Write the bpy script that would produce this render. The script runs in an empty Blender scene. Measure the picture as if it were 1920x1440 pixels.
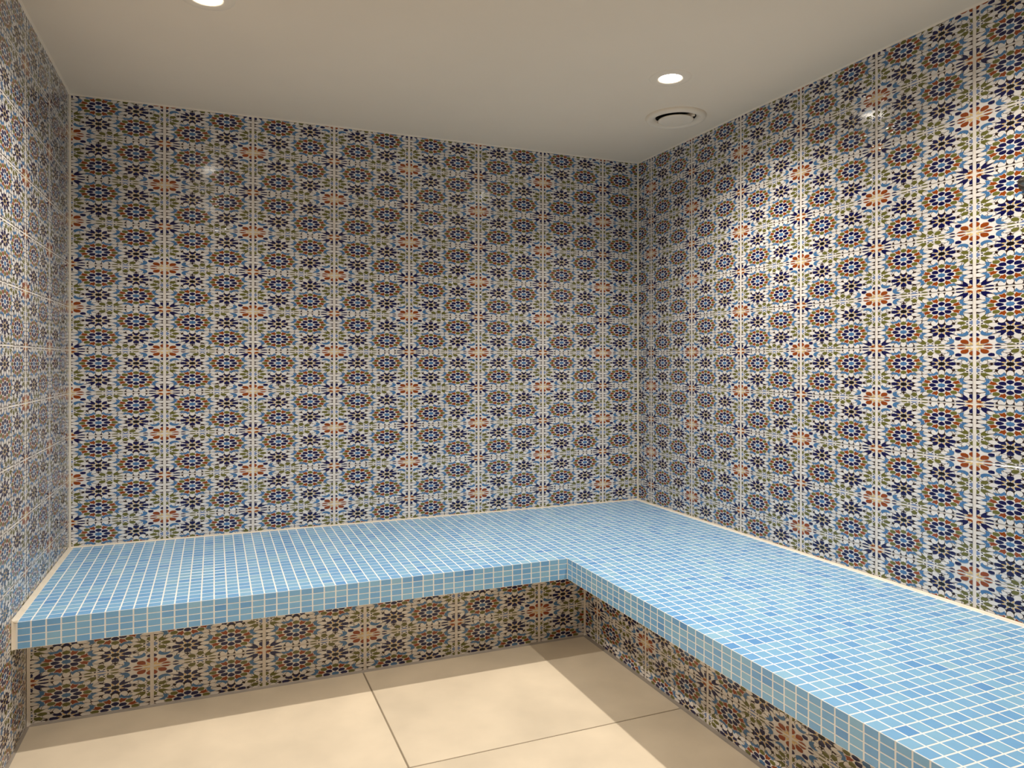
import bpy, math, random
from mathutils import Vector, Matrix

random.seed(7)
scene = bpy.context.scene
C = bpy.context.collection
PI = math.pi

# ------------------------------------------------------------------ camera
IMG_W, IMG_H = 1920.0, 1440.0
FPX, CYPX, YAW = 1355.72, 678.05, 0.3910
CAM = Vector((-2.447, -3.871, 1.3045))
cam_data = bpy.data.cameras.new('camera')
cam_data.sensor_fit = 'HORIZONTAL'
cam_data.sensor_width = 36.0
cam_data.lens = 36.0 * FPX / IMG_W
cam_data.shift_y = (CYPX - IMG_H / 2) / IMG_W
cam_data.clip_start = 0.02
cam = bpy.data.objects.new('camera', cam_data)
cam.location = CAM
cam.rotation_euler = (PI / 2, 0, -YAW)
C.objects.link(cam)
scene.camera = cam

# ------------------------------------------------------------------ world, exposure, lamps
world = bpy.data.worlds.new('world')
world.use_nodes = True
world.node_tree.nodes['Background'].inputs[0].default_value = (0, 0, 0, 1)
world.node_tree.nodes['Background'].inputs[1].default_value = 0.0
scene.world = world
vs = scene.view_settings
vs.view_transform = 'Standard'
vs.look = 'None'
vs.exposure = 0.0
vs.gamma = 1.0
vs.use_curve_mapping = False

LAMP_POWER = 32.0                       # the beam of each downlight
SPILL_POWER = 66.0                      # its wide spill
LAMP_COLOR = (1.0, 0.94, 0.855)
BEAM_CONE, SPILL_CONE = 110.0, 147.0

# ------------------------------------------------------------------ room measures (metres, floor z = 0)
XL = -3.066            # left wall face
YF = -4.45             # wall behind the camera
ZC = 2.541             # ceiling
TW, TH = 0.4025, 0.2   # wall tile pitch
GX, GZ = 0.0105, 0.0036
ROW0 = 1.3574          # a horizontal joint
BT = 0.444             # bench top
BB = 0.3535            # underside of the bench slab
BY = -1.040            # front edge of the back bench
BX = -1.0175           # front edge of the right bench
RY, RX = -0.82, -0.813 # faces of the tiled fronts under the bench
MP = 0.0433            # mosaic pitch

# ------------------------------------------------------------------ helpers
def srgb(r, g, b):
    f = lambda c: (c / 255 / 12.92) if c / 255 <= 0.04045 else ((c / 255 + 0.055) / 1.055) ** 2.4
    return (f(r), f(g), f(b), 1.0)

def principled(name, col, rough=0.5, spec=0.5, metal=0.0):
    m = bpy.data.materials.new(name)
    m.use_nodes = True
    p = m.node_tree.nodes['Principled BSDF']
    p.inputs['Base Color'].default_value = col
    p.inputs['Roughness'].default_value = rough
    p.inputs['Specular IOR Level'].default_value = spec
    p.inputs['Metallic'].default_value = metal
    return m, m.node_tree, p

def add_variation(nt, p, col, scale, amount, detail=6.0, bump=0.0, bscale=None, dist=0.001):
    """cloudy colour variation about col, and an optional fine relief"""
    N, L = nt.nodes, nt.links
    tc = N.new('ShaderNodeTexCoord')
    no = N.new('ShaderNodeTexNoise')
    no.inputs['Scale'].default_value = scale
    no.inputs['Detail'].default_value = detail
    L.new(tc.outputs['Object'], no.inputs['Vector'])
    ramp = N.new('ShaderNodeValToRGB')
    ramp.color_ramp.elements[0].position = 0.3
    ramp.color_ramp.elements[1].position = 0.7
    a = [max(0, c * (1 - amount)) for c in col[:3]] + [1]
    b = [min(1, c * (1 + amount)) for c in col[:3]] + [1]
    ramp.color_ramp.elements[0].color = a
    ramp.color_ramp.elements[1].color = b
    L.new(no.outputs['Fac'], ramp.inputs['Fac'])
    L.new(ramp.outputs['Color'], p.inputs['Base Color'])
    if bump:
        n2 = N.new('ShaderNodeTexNoise')
        n2.inputs['Scale'].default_value = bscale or scale * 8
        n2.inputs['Detail'].default_value = 4
        L.new(tc.outputs['Object'], n2.inputs['Vector'])
        bp = N.new('ShaderNodeBump')
        bp.inputs['Strength'].default_value = bump
        bp.inputs['Distance'].default_value = dist
        L.new(n2.outputs['Fac'], bp.inputs['Height'])
        L.new(bp.outputs['Normal'], p.inputs['Normal'])
    return ramp

def mesh_obj(name, verts, faces, mats, parent=None, loc=(0, 0, 0), rotz=0.0, midx=None, smooth=False):
    me = bpy.data.meshes.new(name)
    me.from_pydata(verts, [], faces)
    for m in (mats if isinstance(mats, (list, tuple)) else [mats]):
        me.materials.append(m)
    if midx:
        me.polygons.foreach_set('material_index', midx)
    if smooth:
        me.polygons.foreach_set('use_smooth', [True] * len(me.polygons))
    me.update()
    return link(name, me, parent, loc, rotz)

def link(name, me, parent=None, loc=(0, 0, 0), rotz=0.0):
    o = bpy.data.objects.new(name, me)
    o.location = loc
    o.rotation_euler = (0, 0, rotz)
    C.objects.link(o)
    if parent is not None:
        o.parent = parent
    return o

def empty(name, loc=(0, 0, 0)):
    o = bpy.data.objects.new(name, None)
    o.location = loc
    o.empty_display_size = 0.1
    C.objects.link(o)
    return o

def tag(o, label=None, cat=None, group=None, kind=None):
    if label: o['label'] = label
    if cat: o['category'] = cat
    if group: o['group'] = group
    if kind: o['kind'] = kind
    return o

def box_geo(x0, x1, y0, y1, z0, z1):
    v = [(x0, y0, z0), (x1, y0, z0), (x1, y1, z0), (x0, y1, z0),
         (x0, y0, z1), (x1, y0, z1), (x1, y1, z1), (x0, y1, z1)]
    f = [(0, 3, 2, 1), (4, 5, 6, 7), (0, 1, 5, 4), (1, 2, 6, 5), (2, 3, 7, 6), (3, 0, 4, 7)]
    return v, f

def box(name, x0, x1, y0, y1, z0, z1, mat, parent=None):
    v, f = box_geo(x0, x1, y0, y1, z0, z1)
    return mesh_obj(name, v, f, mat, parent)

def lathe(name, prof, mat, parent=None, loc=(0, 0, 0), n=64, smooth=True):
    """prof: list of (r, z); r == 0 closes with a cap"""
    v, f, rings = [], [], []
    for r, z in prof:
        if r <= 1e-6:
            rings.append([len(v)]); v.append((0, 0, z))
        else:
            rings.append(list(range(len(v), len(v) + n)))
            v += [(r * math.cos(2 * PI * i / n), r * math.sin(2 * PI * i / n), z) for i in range(n)]
    for a, b in zip(rings[:-1], rings[1:]):
        for i in range(n):
            j = (i + 1) % n
            if len(a) == 1 and len(b) == 1: continue
            if len(a) == 1: f.append((a[0], b[j], b[i]))
            elif len(b) == 1: f.append((a[i], a[j], b[0]))
            else: f.append((a[i], a[j], b[j], b[i]))
    return mesh_obj(name, v, f, mat, parent, loc, smooth=smooth)

# ------------------------------------------------------------------ materials
GLAZE_ROUGH = 0.11
def glaze(name, rgb, rough=GLAZE_ROUGH):
    col = srgb(*rgb)
    m, nt, p = principled(name, col, rough, 0.5)
    add_variation(nt, p, col, 14.0, 0.10, bump=0.12, bscale=60.0, dist=0.0006)
    return m

M_CREAM = glaze('glaze_cream', (232, 226, 220))
M_NAVY = glaze('glaze_navy', (12, 14, 72))
M_BLACK = glaze('glaze_black', (20, 13, 10))
M_RUST = glaze('glaze_rust', (146, 66, 16))
M_OLIVE = glaze('glaze_olive', (106, 104, 46))
M_BLUE = glaze('glaze_blue', (74, 119, 164))
M_LILAC = glaze('glaze_lilac', (112, 132, 172))
M_YELLOW = glaze('glaze_yellow', (228, 192, 128))
M_BROWN = glaze('glaze_brown', (40, 20, 14))
TILE_MATS = [M_CREAM, M_NAVY, M_BLACK, M_RUST, M_OLIVE, M_BLUE, M_LILAC, M_YELLOW, M_BROWN]
CREAM, NAVY, BLACK, RUST, OLIVE, BLUE, LILAC, YELLOW, BROWN = range(9)

col = srgb(232, 223, 212)
M_GROUT, nt, p = principled('grout_cream', col, 0.75, 0.3)
add_variation(nt, p, col, 9.0, 0.06, bump=0.3, bscale=180.0)
col = srgb(240, 239, 235)
M_BGROUT, nt, p = principled('grout_mosaic', col, 0.7, 0.3)
add_variation(nt, p, col, 12.0, 0.05, bump=0.3, bscale=220.0)
col = srgb(233, 222, 203)
M_SEAL, nt, p = principled('sealant_cream', col, 0.42, 0.4)
add_variation(nt, p, col, 20.0, 0.05)
col = srgb(150, 140, 128)
M_SEALG, nt, p = principled('sealant_grey', col, 0.5, 0.4)
add_variation(nt, p, col, 16.0, 0.08)
col = srgb(245, 229, 207)
M_CEIL, nt, p = principled('ceiling_paint', col, 0.85, 0.2)
add_variation(nt, p, col, 1.6, 0.02, bump=0.10, bscale=260.0)
col = srgb(216, 200, 175)
M_FLOOR, nt, p = principled('floor_porcelain', col, 0.42, 0.4)
ramp = add_variation(nt, p, col, 2.6, 0.13, detail=10.0, bump=0.06, bscale=120.0)
col = srgb(138, 124, 104)
M_FGROUT, nt, p = principled('floor_grout', col, 0.8, 0.2)
add_variation(nt, p, col, 6.0, 0.16)
col = srgb(245, 230, 209)
M_WHITE, nt, p = principled('white_enamel', col, 0.6, 0.25)
add_variation(nt, p, col, 10.0, 0.02)
M_DUCT_SHADE, nt, p = principled('duct_shade', srgb(18, 16, 14), 0.8, 0.1)  # near-black colour stands in for the shade inside the vent duct
M_METAL, nt, p = principled('brushed_metal', srgb(128, 122, 112), 0.28, 0.5, 1.0)
add_variation(nt, p, srgb(128, 122, 112), 30.0, 0.08)
M_LENS, nt, p = principled('lamp_lens', srgb(255, 250, 240), 0.3, 0.5)
p.inputs['Emission Color'].default_value = (1.0, 0.93, 0.82, 1)
p.inputs['Emission Strength'].default_value = 24.0

# blue mosaic: every piece its own tone, soft cloud inside a piece
M_MOSAIC, nt, p = principled('mosaic_blue', srgb(116, 173, 225), 0.26, 0.7)
N, L = nt.nodes, nt.links
oi = N.new('ShaderNodeObjectInfo'); ge = N.new('ShaderNodeNewGeometry')
ad = N.new('ShaderNodeMath'); ad.operation = 'ADD'
fr = N.new('ShaderNodeMath'); fr.operation = 'FRACT'
L.new(oi.outputs['Random'], ad.inputs[0]); L.new(ge.outputs['Random Per Island'], ad.inputs[1])
L.new(ad.outputs[0], fr.inputs[0])
rp = N.new('ShaderNodeValToRGB')
e = rp.color_ramp.elements
MOS = [(0.0, (96, 156, 213)), (0.06, (114, 171, 220)), (0.5, (126, 181, 223)), (0.9, (137, 189, 223)), (1.0, (147, 193, 219))]
e[0].position, e[0].color = MOS[0][0], srgb(*MOS[0][1])
e[1].position, e[1].color = MOS[-1][0], srgb(*MOS[-1][1])
for pos, c in MOS[1:-1]:
    x = e.new(pos); x.color = srgb(*c)
L.new(fr.outputs[0], rp.inputs['Fac'])
tc = N.new('ShaderNodeTexCoord'); no = N.new('ShaderNodeTexNoise')
no.inputs['Scale'].default_value = 40.0; no.inputs['Detail'].default_value = 4.0
L.new(ge.outputs['Position'], no.inputs['Vector'])
mr = N.new('ShaderNodeMapRange')
mr.inputs['To Min'].default_value = 0.94; mr.inputs['To Max'].default_value = 1.06
L.new(no.outputs['Fac'], mr.inputs['Value'])
mx = N.new('ShaderNodeMix'); mx.data_type = 'RGBA'; mx.blend_type = 'MULTIPLY'
mx.inputs[0].default_value = 1.0
L.new(rp.outputs['Color'], mx.inputs[6]); L.new(mr.outputs[0], mx.inputs[7])
L.new(mx.outputs[2], p.inputs['Base Color'])

# ------------------------------------------------------------------ the ornament of one wall tile
# unit square, u to the right, v down; navy stars centred on corners (0,0) and (1,1),
# rust stars on (1,0) and (0,1); big rosettes at (.3,.3), (.7,.7), navy flowers at (.7,.3), (.3,.7)
CELLS = []   # (material index, [(u, v), ...], domed)

def put(mat, pts, c=(0, 0), ang=0.0, dome=True):
    """pts in (radial, tangential) of a rosette centred at c, axis turned to ang degrees"""
    a = math.radians(ang); ca, sa = math.cos(a), math.sin(a)
    CELLS.append((mat, [(c[0] + s * ca - t * sa, c[1] + s * sa + t * ca) for s, t in pts], dome))

def sym(half):
    """mirror a half outline given from the inner tip to the outer tip"""
    out = list(half)
    for s, t in reversed(half):
        if abs(t) > 1e-9: out.append((s, -t))
    return out

def petal(r0, r1, w):
    Lg = r1 - r0
    return sym([(r0, 0), (r0 + .22 * Lg, .30 * w), (r0 + .48 * Lg, .49 * w), (r0 + .74 * Lg, .45 * w), (r0 + .93 * Lg, .22 * w), (r1, 0)])

def bud(r0, r1, w):
    Lg = r1 - r0
    return sym([(r0, 0), (r0 + .12 * Lg, .34 * w), (r0 + .45 * Lg, .5 * w), (r0 + .72 * Lg, .38 * w), (r1, 0)])

def blunt(r0, r1, w):
    Lg = r1 - r0
    return sym([(r0, 0), (r0 + .3 * Lg, .34 * w), (r0 + .6 * Lg, .5 * w), (r0 + .88 * Lg, .42 * w), (r1, 0)])

def notched(r0, r1, w, horn, nd):
    Lg = r1 - r0
    h = [(r0, 0), (r0 + .3 * Lg, .34 * w), (r0 + .62 * Lg, .5 * w), (r1 + horn, .56 * w), (r1 - .05 * Lg, .22 * w), (r1 - nd, 0)]
    return sym(h)

def star(c_r, ro, ri, n, first):
    out = []
    for i in range(2 * n):
        r = ro if i % 2 == 0 else ri
        a = math.radians(first + 180.0 * i / n)
        out.append((c_r + r * math.cos(a), r * math.sin(a)))
    return out

def chevron(off):
    return sym([(off + .181, 0), (off + .186, .024), (off + .198, .043), (off + .222, .052), (off + .260, .054), (off + .240, .028), (off + .227, 0)])

def wedge(p0, p1, w0, w1):
    dx, dy = p1[0] - p0[0], p1[1] - p0[1]
    l = math.hypot(dx, dy); nx, ny = -dy / l, dx / l
    return [(p0[0] + nx * w0 / 2, p0[1] + ny * w0 / 2), (p0[0] - nx * w0 / 2, p0[1] - ny * w0 / 2),
            (p1[0] - nx * w1 / 2, p1[1] - ny * w1 / 2), (p1[0] + nx * w1 / 2, p1[1] + ny * w1 / 2)]

def grown(pts, d):
    """the outline pushed out by d (outlines of the pale cells)"""
    n = len(pts); sg = 1.0 if area(pts) > 0 else -1.0
    out = []
    for i in range(n):
        p, q, r = pts[i - 1], pts[i], pts[(i + 1) % n]
        e1 = (q[0] - p[0], q[1] - p[1]); e2 = (r[0] - q[0], r[1] - q[1])
        l1 = math.hypot(*e1) or 1e-9; l2 = math.hypot(*e2) or 1e-9
        nx = sg * (e1[1] / l1 + e2[1] / l2); ny = -sg * (e1[0] / l1 + e2[0] / l2)
        l = math.hypot(nx, ny) or 1e-9
        k = min(2.2, 2.0 / l) * d
        out.append((q[0] + nx / l * k, q[1] + ny / l * k))
    return out

LINE = .0040
def pale(pts, c, ang):
    """a pale cell with its thin brown contour"""
    put(BROWN, grown(pts, LINE), c, ang, False)
    put(CREAM, pts, c, ang)

def area(pts):
    return 0.5 * sum(pts[i][0] * pts[(i + 1) % len(pts)][1] - pts[(i + 1) % len(pts)][0] * pts[i][1] for i in range(len(pts)))

def leaf(r0, r1, w, peak=.62):
    Lg = r1 - r0
    return sym([(r0, 0), (r0 + .25 * Lg, .24 * w), (r0 + peak * .75 * Lg, .44 * w), (r0 + peak * Lg, .5 * w), (r0 + .85 * Lg, .36 * w), (r0 + .96 * Lg, .16 * w), (r1, 0)])

def oval(cs, ct, a, b, tilt=0.0):
    ca, sa = math.cos(math.radians(tilt)), math.sin(math.radians(tilt))
    out = []
    for i in range(12):
        t = 2 * PI * i / 12
        x, y = a * math.cos(t), b * math.sin(t)
        out.append((cs + x * ca - y * sa, ct + x * sa + y * ca))
    return out

TRI = [(.146, .004), (.158, .026), (.172, .011), (.198, 0), (.172, -.011), (.158, -.026), (.146, -.004)]

def rosette(c):
    # pale ring first, coloured cells over it
    for ax in range(4):
        for sg in (1, -1):
            f = lambda q: [(s, t * sg) for s, t in q]
            pale(f(oval(.262, .071, .052, .0365, 6)), c, 90 * ax)
            put(BROWN, f([(.258, .030), (.300, .044), (.300, .012)]), c, 90 * ax, False)
            put(BROWN, f([(.252, .112), (.300, .132), (.300, .096)]), c, 90 * ax, False)
        pale(sym([(.196, 0), (.212, .031), (.250, .0305), (.276, .020), (.290, 0)]), c, 90 * ax)
        pale(sym([(.196, 0), (.212, .031), (.236, .029), (.260, .017), (.278, 0)]), c, 90 * ax + 45)
    put(CREAM, oval(0, 0, .200, .200), c, 15, False)
    put(BLUE, star(0, .044, .034, 8, 0), c)
    for k in range(8):
        put(BLUE, chevron(0), c, 45 * k + 22.5, False)
    for k in range(8):
        put(CREAM, grown(star(.158, .050, .027, 5, 180), .004), c, 45 * k + 22.5, False)
    for k in range(8):
        put(RUST, star(.158, .050, .027, 5, 180), c, 45 * k + 22.5, False)
    for k in range(8):
        for mat, q in ((OLIVE, bud(.133, .211, .072)), (NAVY, petal(.048, .128, .069))):
            put(CREAM, grown(q, .0042), c, 45 * k, False)
            put(mat, q, c, 45 * k)

def flower(c, notch_dirs, oval_cells):
    for k in range(8):
        if k not in oval_cells:
            pale(leaf(.078, .205, .074), c, 45 * k + 22.5)
    for k in range(8):
        if k not in notch_dirs:
            put(BROWN, TRI, c, 45 * k, False)
            put(BROWN, wedge((.128, 0), (.150, 0), .004, .008), c, 45 * k, False)
    put(BLACK, star(0, .041, .032, 8, 0), c)
    for k in range(8):
        a = 45 * k
        put(YELLOW, [(.036, 0), (.058, .0105), (.086, 0), (.058, -.0105)], c, a + 22.5)
        if k in notch_dirs:
            put(NAVY, notched(.048, .134, .067, .020, .018), c, a, False)
        else:
            put(NAVY, blunt(.048, .140, .067), c, a)

def rust_star(c):
    for k in range(8):
        a = 45 * k
        pale(leaf(.228, .318, .074, .5), c, a + 22.5 - 8)
        pale(leaf(.228, .318, .074, .5), c, a + 22.5 + 8)
    for k in range(8):
        a = 45 * k
        put(CREAM, sym([(.150, 0), (.215, .036), (.246, .026), (.262, 0)]), c, a, False)
        put(BLUE, chevron(.014), c, a + 22.5, False)
        put(YELLOW, [(.010, 0), (.042, .014), (.084, 0), (.042, -.014)], c, a + 22.5)
        put(RUST, petal(.058, .155, .074), c, a)
        put(NAVY, bud(.164, .234, .066), c, a)

def navy_star(c):
    for k in range(8):
        pale(leaf(.092, .212, .070), c, 45 * k + 22.5)
    put(YELLOW, star(0, .026, .016, 8, 22.5), c)
    for k in range(8):
        a = 45 * k
        put(RUST, petal(.018, .068, .038), c, a)
        put(YELLOW, [(.044, 0), (.060, .010), (.090, 0), (.060, -.010)], c, a + 22.5)
        if k % 2 == 1:
            put(NAVY, notched(.062, .156, .074, .024, .018), c, a, False)
        else:
            put(NAVY, blunt(.060, .166, .076), c, a)
            put(BROWN, wedge((.160, 0), (.204, 0), .010, .040), c, a, False)

def green_star(c, notch_dirs):
    for k in range(8):
        pale(leaf(.090, .190, .066), c, 45 * k + 22.5)
    put(CREAM, oval(0, 0, .076, .076), c, 15, False)
    put(LILAC, star(0, .044, .032, 8, 22.5), c)
    for k in range(8):
        a = 45 * k
        put(BLACK, [(.047, 0), (.060, .015), (.070, 0), (.060, -.015)], c, a + 22.5)
        if k in notch_dirs:
            put(OLIVE, notched(.060, .136, .066, .030, .004), c, a, False)
        else:
            put(OLIVE, petal(.060, .150, .066), c, a)

# the dark diamond in the middle and the four long pale petals about it
for k in range(2):
    pale(oval(.060, 0, .052, .034), (.5, .5), 135 + 180 * k)
put(BROWN, [(.034, 0), (.008, .008), (0, .016), (-.008, .008), (-.034, 0), (-.008, -.008), (0, -.016), (.008, -.008)], (.5, .5), 45, False)
GP = .585
green_star((GP, 0), (3,)); green_star((0, GP), (7,))
green_star((1, 1 - GP), (3,)); green_star((1 - GP, 1), (7,))
navy_star((0, 0)); navy_star((1, 1))
# flower at (.7,.3): rosettes lie to its left (180 deg) and below (90 deg, v down), rust corner up-right (315)
flower((.7, .3), (4, 2, 7), (1, 2, 3, 4)); flower((.3, .7), (0, 6, 3), (5, 6, 7, 0))
rust_star((1, 0)); rust_star((0, 1))
rosette((.3, .3)); rosette((.7, .7))

def clip_poly(pts, axis, lim, keep_less):
    out = []
    n = len(pts)
    for i in range(n):
        a, b = pts[i], pts[(i + 1) % n]
        da = (lim - a[axis]) if keep_less else (a[axis] - lim)
        db = (lim - b[axis]) if keep_less else (b[axis] - lim)
        if da >= 0: out.append(a)
        if (da > 0 and db < 0) or (da < 0 and db > 0):
            t = da / (da - db)
            out.append((a[0] + t * (b[0] - a[0]), a[1] + t * (b[1] - a[1])))
    return out

def area(pts):
    return 0.5 * sum(pts[i][0] * pts[(i + 1) % len(pts)][1] - pts[(i + 1) % len(pts)][0] * pts[i][1] for i in range(len(pts)))

FW, FH = TW - GX, TH - GZ      # glazed face of a full tile
TILE_CACHE = {}
def tile_mesh(variant, u0, u1, v0, v1):
    """tile (or a cut of it), front face on y=0 looking to -y, origin at the middle of its lower edge"""
    key = (variant, round(u0, 3), round(u1, 3), round(v0, 3), round(v1, 3))
    if key in TILE_CACHE: return TILE_CACHE[key]
    um = (u0 + u1) / 2
    X = lambda u: (u - um) * FW
    Z = lambda v: (v1 - v) * FH
    b, d = 0.0008, 0.005
    x0, x1, z1 = X(u0), X(u1), Z(v0)
    V = [(x0 + b, 0, b), (x1 - b, 0, b), (x1 - b, 0, z1 - b), (x0 + b, 0, z1 - b),
         (x0, b * .8, 0), (x1, b * .8, 0), (x1, b * .8, z1), (x0, b * .8, z1),
         (x0, d, 0), (x1, d, 0), (x1, d, z1), (x0, d, z1)]
    F = [(0, 1, 2, 3)] + [(i + 4, (i + 1) % 4 + 4, (i + 1) % 4, i) for i in range(4)] \
        + [(i + 8, (i + 1) % 4 + 8, (i + 1) % 4 + 4, i + 4) for i in range(4)]
    MI = [0] * 9
    mu, mv = 0.0035, 0.007
    a0, a1, c0, c1 = max(u0 + mu, mu), min(u1 - mu, 1 - mu), max(v0 + mv, mv), min(v1 - mv, 1 - mv)
    lev = 0
    for ci, (mat, pts, dome) in enumerate(CELLS):
        if variant: pts = [(1 - u, v) for u, v in pts]
        q = pts
        for ax, lim, less in ((0, a0, False), (0, a1, True), (1, c0, False), (1, c1, True)):
            q = clip_poly(q, ax, lim, less)
            if len(q) < 3: break
        if len(q) < 3 or abs(area(q)) < 1.5e-5: continue
        if area(q) > 0: q = q[::-1]           # v points down: this order faces the room
        lev = 0.00006 + 0.0000022 * ci
        base = len(V)
        V += [(X(u), -lev, Z(v)) for u, v in q]
        n = len(q)
        if dome and mat != CREAM and n >= 4:
            cu = sum(u for u, v in q) / n; cv = sum(v for u, v in q) / n
            V.append((X(cu), -lev - 0.00045, Z(cv)))
            for i in range(n):
                F.append((base + i, base + (i + 1) % n, base + n)); MI.append(mat)
        else:
            F.append(tuple(range(base, base + n))); MI.append(mat)
    me = bpy.data.meshes.new('wall_tile')
    me.from_pydata(V, [], F)
    for m in TILE_MATS: me.materials.append(m)
    me.polygons.foreach_set('material_index', MI)
    me.update()
    TILE_CACHE[key] = me
    return me

def tile_field(parent, origin, rotz, a0, a1, z0, z1, off_a, off_z, navy_parity):
    """cover a wall: a runs to the viewer's right along the wall from origin, lattice lines at off_a + i*TW,
    joints at off_z + k*TH; navy_parity(i, k) tells whether a lattice point carries a navy star"""
    dirx = Vector((math.cos(rotz), math.sin(rotz), 0))
    i0 = math.floor((a0 - off_a) / TW + 1e-6); i1 = math.ceil((a1 - off_a) / TW - 1e-6)
    k0 = math.floor((z0 - off_z) / TH + 1e-6); k1 = math.ceil((z1 - off_z) / TH - 1e-6)
    for i in range(i0, i1):
        for k in range(k0, k1):
            xl = off_a + i * TW + GX / 2; zb = off_z + k * TH + GZ / 2
            u0 = max(0.0, (a0 - xl) / FW); u1 = min(1.0, (a1 - xl) / FW)
            w0 = max(0.0, (z0 - zb) / FH); w1 = min(1.0, (z1 - zb) / FH)
            if u1 - u0 < 0.02 or w1 - w0 < 0.02: continue
            variant = 0 if navy_parity(i, k + 1) else 1
            me = tile_mesh(variant, u0, u1, 1 - w1, 1 - w0)
            am = xl + FW * (u0 + u1) / 2
            pos = Vector(origin) + dirx * am
            o = link('wall_tile', me, parent, (pos.x, pos.y, zb + w0 * FH), rotz)
            # hand-set: a hair of tilt
            o.rotation_euler.x = random.uniform(-.0012, .0012)

# ------------------------------------------------------------------ the setting
DG = 0.0005     # joints lie this far behind the tile faces
wall_back = tag(box('wall_back', XL, 0, DG, 0.12, 0, ZC, M_GROUT), kind='structure')
wall_right = tag(box('wall_right', DG, 0.12, YF, 0.12, 0, ZC, M_GROUT), kind='structure')
wall_left = tag(box('wall_left', XL - 0.12, XL - DG, YF, 0.12, 0, ZC, M_GROUT), kind='structure')
wall_front = tag(box('wall_front', XL - 0.12, 0.12, YF - 0.12, YF, 0, ZC, M_GROUT), kind='structure')
ceiling = tag(box('ceiling', XL - 0.12, 0.12, YF - 0.12, 0.12, ZC + 0.002, ZC + 0.10, M_CEIL), kind='structure')
floor = tag(box('floor', XL - 0.12, 0.12, YF - 0.12, 0.12, -0.1, -0.0018, M_FGROUT), kind='structure')
for w, t in ((wall_back, 'far wall of patterned tiles above the long blue bench'),
             (wall_right, 'right wall of patterned tiles above the right arm of the bench'),
             (wall_left, 'left wall of patterned tiles seen at a grazing angle'),
             (wall_front, 'plain wall behind the camera'),
             (ceiling, 'smooth off-white painted ceiling'),
             (floor, 'beige floor of large square porcelain tiles')):
    w['label'] = t

SB = 0.007   # room left for the corner sealant
# back wall: lattice at x = -(.2524 + TW*i); navy where i + k is odd (i counted to the left)
tile_field(wall_back, (0, 0, 0), 0.0, XL + SB, -SB, BT + 0.004, ZC - 0.003, -.2524, ROW0,
           lambda i, k: (i + k) % 2 != 0)
# right wall: y = -(.1458 + TW*j); viewer's right runs to -y
tile_field(wall_right, (0, 0, 0), -PI / 2, SB, -YF - .006, BT + 0.004, ZC - 0.003, .1458, ROW0,
           lambda i, k: (i + k) % 2 == 0)
# left wall: y = -(.030 + TW*l); viewer's right runs to +y
tile_field(wall_left, (XL, 0, 0), PI / 2, YF + .006, -SB, 0.006, ZC - 0.003, -.030, ROW0,
           lambda i, k: (i + k) % 2 == 0)

# floor tiles, 1.2 x 1.2, joints 3 mm
FP = 1.2
fx0 = -1.868 - FP
for i in range(3):
    for j in range(4):
        x0 = max(XL, fx0 + i * FP + .0030); x1 = min(0, fx0 + (i + 1) * FP - .0030)
        y1 = min(0, -1.597 + (1 - j) * FP - .0030); y0 = max(YF, -1.597 - j * FP + .0030)
        if x1 - x0 < .02 or y1 - y0 < .02: continue
        b = .0012
        V = [(x0 + b, y0 + b, 0), (x1 - b, y0 + b, 0), (x1 - b, y1 - b, 0), (x0 + b, y1 - b, 0),
             (x0, y0, -b), (x1, y0, -b), (x1, y1, -b), (x0, y1, -b),
             (x0, y0, -.008), (x1, y0, -.008), (x1, y1, -.008), (x0, y1, -.008)]
        F = [(0, 1, 2, 3)] + [(a + 4, (a + 1) % 4 + 4, (a + 1) % 4, a) for a in range(4)] \
            + [(a + 8, (a + 1) % 4 + 8, (a + 1) % 4 + 4, a + 4) for a in range(4)]
        cx, cy = (x0 + x1) / 2, (y0 + y1) / 2
        mesh_obj('floor_tile', [(x - cx, y - cy, z) for x, y, z in V], F, M_FLOOR, floor, (cx, cy, 0))

# beads of sealant: triangular fillets, slightly hollow
def bead(name, p0, p1, n1, n2, s1, s2, mat, parent=None, hollow=0.25):
    """fillet along p0-p1 in the corner spanned by directions n1, n2 with legs s1, s2"""
    p0, p1, n1, n2 = Vector(p0), Vector(p1), Vector(n1), Vector(n2)
    prof = [Vector((0, 0, 0)), n1 * s1]
    for t in (.25, .5, .75):
        q = n1 * s1 * (1 - t) + n2 * s2 * t
        prof.append(q * (1 - hollow * math.sin(PI * t)))
    prof.append(n2 * s2)
    n = len(prof)
    V = [tuple(p0 + q) for q in prof] + [tuple(p1 + q) for q in prof]
    F = [tuple(range(n)), tuple(range(2 * n - 1, n - 1, -1))]
    F += [(i, i + n, (i + 1) % n + n, (i + 1) % n) for i in range(n)]
    o = mesh_obj(name, V, F, mat, parent)
    import bmesh
    bm = bmesh.new(); bm.from_mesh(o.data)
    bmesh.ops.recalc_face_normals(bm, faces=bm.faces)
    bm.to_mesh(o.data); bm.free()
    return o

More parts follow.
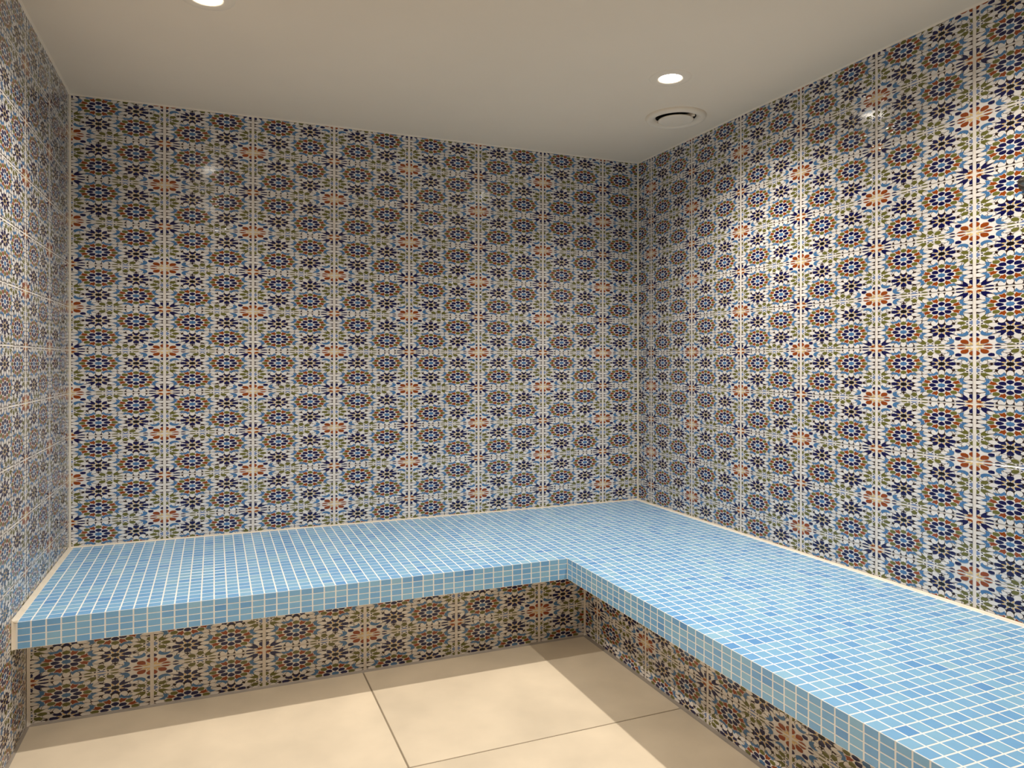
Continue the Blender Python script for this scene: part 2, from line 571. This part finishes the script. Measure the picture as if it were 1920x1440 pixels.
E_ = -0.0015
trims = [
    ('trim_1', bead('trim_1', (XL - E_ * -1, -E_, BT), (XL - E_ * -1, -E_, ZC), (1, 0, 0), (0, -1, 0), .013, .013, M_SEAL), 'upright cream sealant bead in the back left corner'),
    ('trim_2', bead('trim_2', (-E_, -E_, BT), (-E_, -E_, ZC), (-1, 0, 0), (0, -1, 0), .0125, .0125, M_SEAL), 'upright cream sealant bead in the back right corner'),
    ('trim_3', bead('trim_3', (XL, -E_, ZC + .002), (0, -E_, ZC + .002), (0, -1, 0), (0, 0, -1), .010, .008, M_CEIL), 'pale sealant bead between ceiling and far wall'),
    ('trim_4', bead('trim_4', (-E_, YF, ZC + .002), (-E_, 0, ZC + .002), (-1, 0, 0), (0, 0, -1), .010, .008, M_CEIL), 'pale sealant bead between ceiling and right wall'),
    ('trim_5', bead('trim_5', (XL + E_, YF, ZC + .002), (XL + E_, 0, ZC + .002), (1, 0, 0), (0, 0, -1), .010, .008, M_CEIL), 'pale sealant bead between ceiling and left wall'),
    ('trim_6', bead('trim_6', (XL + E_, YF, E_), (XL + E_, RY, E_), (1, 0, 0), (0, 0, 1), .016, .010, M_SEALG), 'grey sealant bead along the foot of the left wall'),
]
for n, o, l in trims: tag(o, l, kind='structure')

# ------------------------------------------------------------------ the L-shaped bench
YE = YF + .006      # the right arm ends here
bench = empty('bench', (BX / 2, BY / 2, 0))
tag(bench, 'L-shaped built-in bench topped with small light blue mosaic tiles', 'bench')
def sub(o):           # keep world placement while parenting to the bench
    o.parent = bench
    o.matrix_parent_inverse = Matrix.Translation(-bench.location)
    return o

GH, GV = 0.0047, 0.0028   # mosaic joints, flat and upright
# slab: an L-shaped prism, a hair behind the mosaic faces
e = 0.0004
OW = 0.0022                # the bench stands this far off the tiled walls; sealant closes the gap
XA, XB, YB = XL + OW, -OW, -OW
outl = [(XA, YB), (XA, BY + e), (BX + e, BY + e), (BX + e, YE), (XB, YE), (XB, YB)]
V = [(x, y, BB) for x, y in outl] + [(x, y, BT - e) for x, y in outl]
n = 6
F = [tuple(range(n)), tuple(range(2 * n - 1, n - 1, -1))] + [(i, i + n, (i + 1) % n + n, (i + 1) % n) for i in range(n)]
import bmesh
slab = mesh_obj('slab', V, F, M_BGROUT)
bm = bmesh.new(); bm.from_mesh(slab.data); bmesh.ops.recalc_face_normals(bm, faces=bm.faces); bm.to_mesh(slab.data); bm.free()
sub(slab)

def riser_part(name, x0, x1, y0, y1):
    return sub(box(name, x0, x1, y0, y1, 0, BB, M_GROUT))
riser_back = riser_part('riser', XA, RX + DG + .03, RY + DG, YB)
riser_right = riser_part('riser', RX + DG, XB, YE, RY + DG)
def field_on(parent, *a):
    tile_field(parent, *a)
for par, args in ((riser_back, ((0, RY, 0), 0.0, XL + SB, RX - SB, .007, BB - .001, -2.6638, .152, lambda i, k: (i + k) % 2 != 0)),
                  (riser_right, ((RX, 0, 0), -PI / 2, -RY + SB, -YF - .006, .007, BB - .001, .9401, .152, lambda i, k: (i + k) % 2 == 0))):
    tile_field(par, *args)
    for ch in par.children:
        ch.matrix_parent_inverse = Matrix.Identity(4)
# the risers keep identity matrices in world space through their inverse, so tiles sit in world coordinates
sub(bead('sealant', (RX - E_, RY - E_, 0), (RX - E_, RY - E_, BB), (-1, 0, 0), (0, -1, 0), .0135, .0135, M_GROUT))
sub(bead('sealant', (XA, RY - E_, 0), (XA, RY - E_, BB), (1, 0, 0), (0, -1, 0), .0135, .0135, M_GROUT))
sub(bead('floor_sealant', (XA, RY - E_, E_), (RX, RY - E_, E_), (0, -1, 0), (0, 0, 1), .016, .008, M_SEALG))
sub(bead('floor_sealant', (RX - E_, YE, E_), (RX - E_, RY, E_), (-1, 0, 0), (0, 0, 1), .020, .009, M_SEALG))
sub(bead('wall_sealant', (XA, YB, BT - .001), (XB, YB, BT - .001), (0, -1, 0), (0, 0, 1), .012, .006, M_SEAL))
sub(bead('wall_sealant', (XB, YE, BT - .001), (XB, YB, BT - .001), (-1, 0, 0), (0, 0, 1), .013, .006, M_SEAL))
sub(bead('wall_sealant', (XA, BY - .002, BT - .001), (XA, YB, BT - .001), (1, 0, 0), (0, 0, 1), .018, .010, M_SEAL))
sub(bead('wall_sealant', (XA, BY + .002, BB), (XA, BY + .002, BT + .004), (1, 0, 0), (0, -1, 0), .018, .006, M_SEAL, hollow=0.1))

# mosaic pieces -----------------------------------------------------------
def project(pt):
    d = Vector(pt) - CAM
    z = d.x * math.sin(YAW) + d.y * math.cos(YAW)
    x = d.x * math.cos(YAW) - d.y * math.sin(YAW)
    if z < .05: return None
    return (960 + FPX * x / z, CYPX - FPX * d.z / z)

def seen_area(pts):
    q = [project(p) for p in pts]
    if any(x is None for x in q): return 0
    if not any(0 <= x[0] <= 1920 and 0 <= x[1] <= 1440 for x in q): return 0
    return abs(area(q))

def piece_mesh(name, a, b, th=.004, ch=.0005):
    """flat little tile a x b, face up at z=0"""
    V = []
    for z, i in ((0, ch), (-ch, 0), (-th, 0)):
        V += [(-a / 2 + i, -b / 2 + i, z), (a / 2 - i, -b / 2 + i, z), (a / 2 - i, b / 2 - i, z), (-a / 2 + i, b / 2 - i, z)]
    F = [(0, 1, 2, 3)] + [(i + 4, (i + 1) % 4 + 4, (i + 1) % 4, i) for i in range(4)] \
        + [(i + 8, (i + 1) % 4 + 8, (i + 1) % 4 + 4, i + 4) for i in range(4)]
    me = bpy.data.meshes.new(name)
    me.from_pydata(V, [], F)
    me.materials.append(M_MOSAIC)
    me.update()
    return me

PIECES = {}
def piece(name, a, b):
    k = (name, round(a, 4), round(b, 4))
    if k not in PIECES: PIECES[k] = piece_mesh(name, a, b)
    return PIECES[k]

R_TOP = Matrix.Identity(3)
R_BACK = Matrix(((1, 0, 0), (0, 0, -1), (0, 1, 0)))        # face to -y, local y up
R_RIGHT = Matrix(((0, 0, -1), (-1, 0, 0), (0, 1, 0)))      # face to -x, local y up
tops, edges = [], []
def rows(start, stop, step):
    out, p = [], start
    while abs(p - start) < abs(stop - start) - 1e-6:
        q = p + step
        if abs(q - start) > abs(stop - start): q = stop
        out.append((min(p, q), max(p, q))); p = q
    return out

xs = rows(BX, XL + .017, -MP)                 # columns left of the inner corner
xr = rows(BX, -.018, MP)                      # columns of the right arm
yb = rows(BY, -.010, MP)                      # rows of the back arm
yr = rows(BY, YE, -MP)                        # rows of the right arm
def add_top(a, b):
    w, h = a[1] - a[0] - GH, b[1] - b[0] - GH
    if w < .004 or h < .004: return
    c = Vector(((a[0] + a[1]) / 2, (b[0] + b[1]) / 2, BT))
    s = seen_area([(a[0], b[0], BT), (a[1], b[0], BT), (a[1], b[1], BT), (a[0], b[1], BT)])
    tops.append((s, c, w, h, R_TOP))
for b in yb:
    for a in xs + xr: add_top(a, b)
for b in yr:
    for a in xr: add_top(a, b)
zr = rows(BT, BB, -(BT - BB) / 4)
for z in zr:
    for a in xs:
        w, h = a[1] - a[0] - GH, z[1] - z[0] - GV
        if w < .004: continue
        s = seen_area([(a[0], BY, z[0]), (a[1], BY, z[0]), (a[1], BY, z[1]), (a[0], BY, z[1])])
        edges.append((s, Vector(((a[0] + a[1]) / 2, BY, (z[0] + z[1]) / 2)), w, h, R_BACK))
    for b in yr:
        w, h = b[1] - b[0] - GH, z[1] - z[0] - GV
        if w < .004: continue
        s = seen_area([(BX, b[0], z[0]), (BX, b[1], z[0]), (BX, b[1], z[1]), (BX, b[0], z[1])])
        edges.append((s, Vector((BX, (b[0] + b[1]) / 2, (z[0] + z[1]) / 2)), w, h, R_RIGHT))

def jitter(R):
    """a hair of tilt, as hand-laid sheets show"""
    t = Matrix.Rotation(random.uniform(-.006, .006), 3, 'X') @ Matrix.Rotation(random.uniform(-.006, .006), 3, 'Y')
    return R @ t

inv = Matrix.Translation(-bench.location)
def lay(items, single, many):
    items.sort(key=lambda q: -q[0])
    for s, c, w, h, R in items[:300]:
        o = bpy.data.objects.new(single, piece(single, w, h))
        o.matrix_world = Matrix.Translation(c) @ jitter(R).to_4x4()
        C.objects.link(o)
        o.parent = bench
        o.matrix_parent_inverse = inv
    V, F = [], []
    for s, c, w, h, R in items[300:]:
        me = piece(single, w, h)
        J = jitter(R); b0 = len(V)
        V += [tuple(c + J @ v.co) for v in me.vertices]
        F += [tuple(b0 + i for i in p.vertices) for p in me.polygons]
    if V:
        o = sub(mesh_obj(many, V, F, M_MOSAIC))
        o['kind'] = 'stuff'
lay(tops, 'mosaic_tile', 'mosaic_field')
lay(edges, 'edge_tile', 'edge_field')

# ------------------------------------------------------------------ ceiling fittings
def downlight(x, y, label):
    t = empty('downlight', (x, y, ZC))
    tag(t, label, 'ceiling light', 'recessed downlights')
    lathe('trim_ring', [(.048, .003), (.050, -.0015), (.056, -.0030), (.078, -.0030), (.089, -.0012), (.092, .002)], M_WHITE, t)
    lathe('lamp_lens', [(0, -.0030), (.030, -.0020), (.049, -.0008)], M_LENS, t, n=48)
    for nm, pw, cone in (('downlight_beam', LAMP_POWER, BEAM_CONE), ('downlight_spill', SPILL_POWER, SPILL_CONE)):
        ld = bpy.data.lights.new(nm, 'SPOT')
        ld.energy = pw
        ld.color = LAMP_COLOR
        ld.spot_size = math.radians(cone)
        ld.spot_blend = 1.0
        ld.shadow_soft_size = 0.022
        lo = bpy.data.objects.new(nm, ld)
        lo.location = (0, 0, -.012)
        C.objects.link(lo)
        lo.parent = t
    return t
downlight(-.605, -1.216, 'round recessed downlight glowing above the bench corner beside the vent')
downlight(-2.470, -1.203, 'round recessed downlight near the left wall, cut by the top edge of the photo')
downlight(-.605, -2.42, 'round recessed downlight out of view above the near end of the right bench arm')
downlight(-2.470, -2.42, 'round recessed downlight out of view above the open floor near the camera')

v = empty('ceiling_vent', (-.2861, -.8034, ZC))
tag(v, 'round white air vent in the ceiling near the back right corner', 'vent')
lathe('flange', [(.151, .003), (.1505, -.004), (.147, -.011), (.138, -.0165), (.128, -.0175), (.119, -.015), (.108, -.006), (.101, .0012)], M_WHITE, v)
lathe('duct', [(.101, .0012), (.100, .0014), (.085, .0016), (0, .0016)], M_DUCT_SHADE, v)  # shallow plate over the solid ceiling, duct shade painted in its colour
lathe('disc', [(0, -.0200), (.070, -.0200), (.083, -.0192), (.0885, -.0165), (.087, -.0135), (.060, -.0115), (0, -.0115)], M_WHITE, v)
vv, ff = box_geo(-.009, .009, -.100, .100, -.0125, .0012)
mesh_obj('strut', vv, ff, M_WHITE, v, rotz=0.50)

# ------------------------------------------------------------------ wall fitting at the right edge
k = empty('wall_fitting', (0, -2.352, 1.8865))
tag(k, 'dull grey metal knob-shaped fitting on the right wall at the photo edge', 'wall fitting')
def dome(name, prof, mat, parent, sy, sz):
    """lathe about the wall normal (-x), oval: sy along the wall, sz upright"""
    n = 40; V, F = [], []
    for r, h in prof:
        V += [(-h, r * sy * math.cos(2 * PI * i / n), r * sz * math.sin(2 * PI * i / n)) for i in range(n)]
    m = len(prof)
    for a in range(m - 1):
        F += [(a * n + i, a * n + (i + 1) % n, (a + 1) * n + (i + 1) % n, (a + 1) * n + i) for i in range(n)]
    F.append(tuple((m - 1) * n + i for i in range(n)))
    return mesh_obj(name, V, F, mat, parent, smooth=True)
dome('rosette', [(1.0, -.001), (1.0, .004), (.94, .008), (.70, .010)], M_METAL, k, .046, .028)
dome('cap', [(.62, .008), (.62, .026), (.58, .034), (.48, .041), (.30, .045), (.12, .047), (.02, .0472)], M_METAL, k, .046, .028)
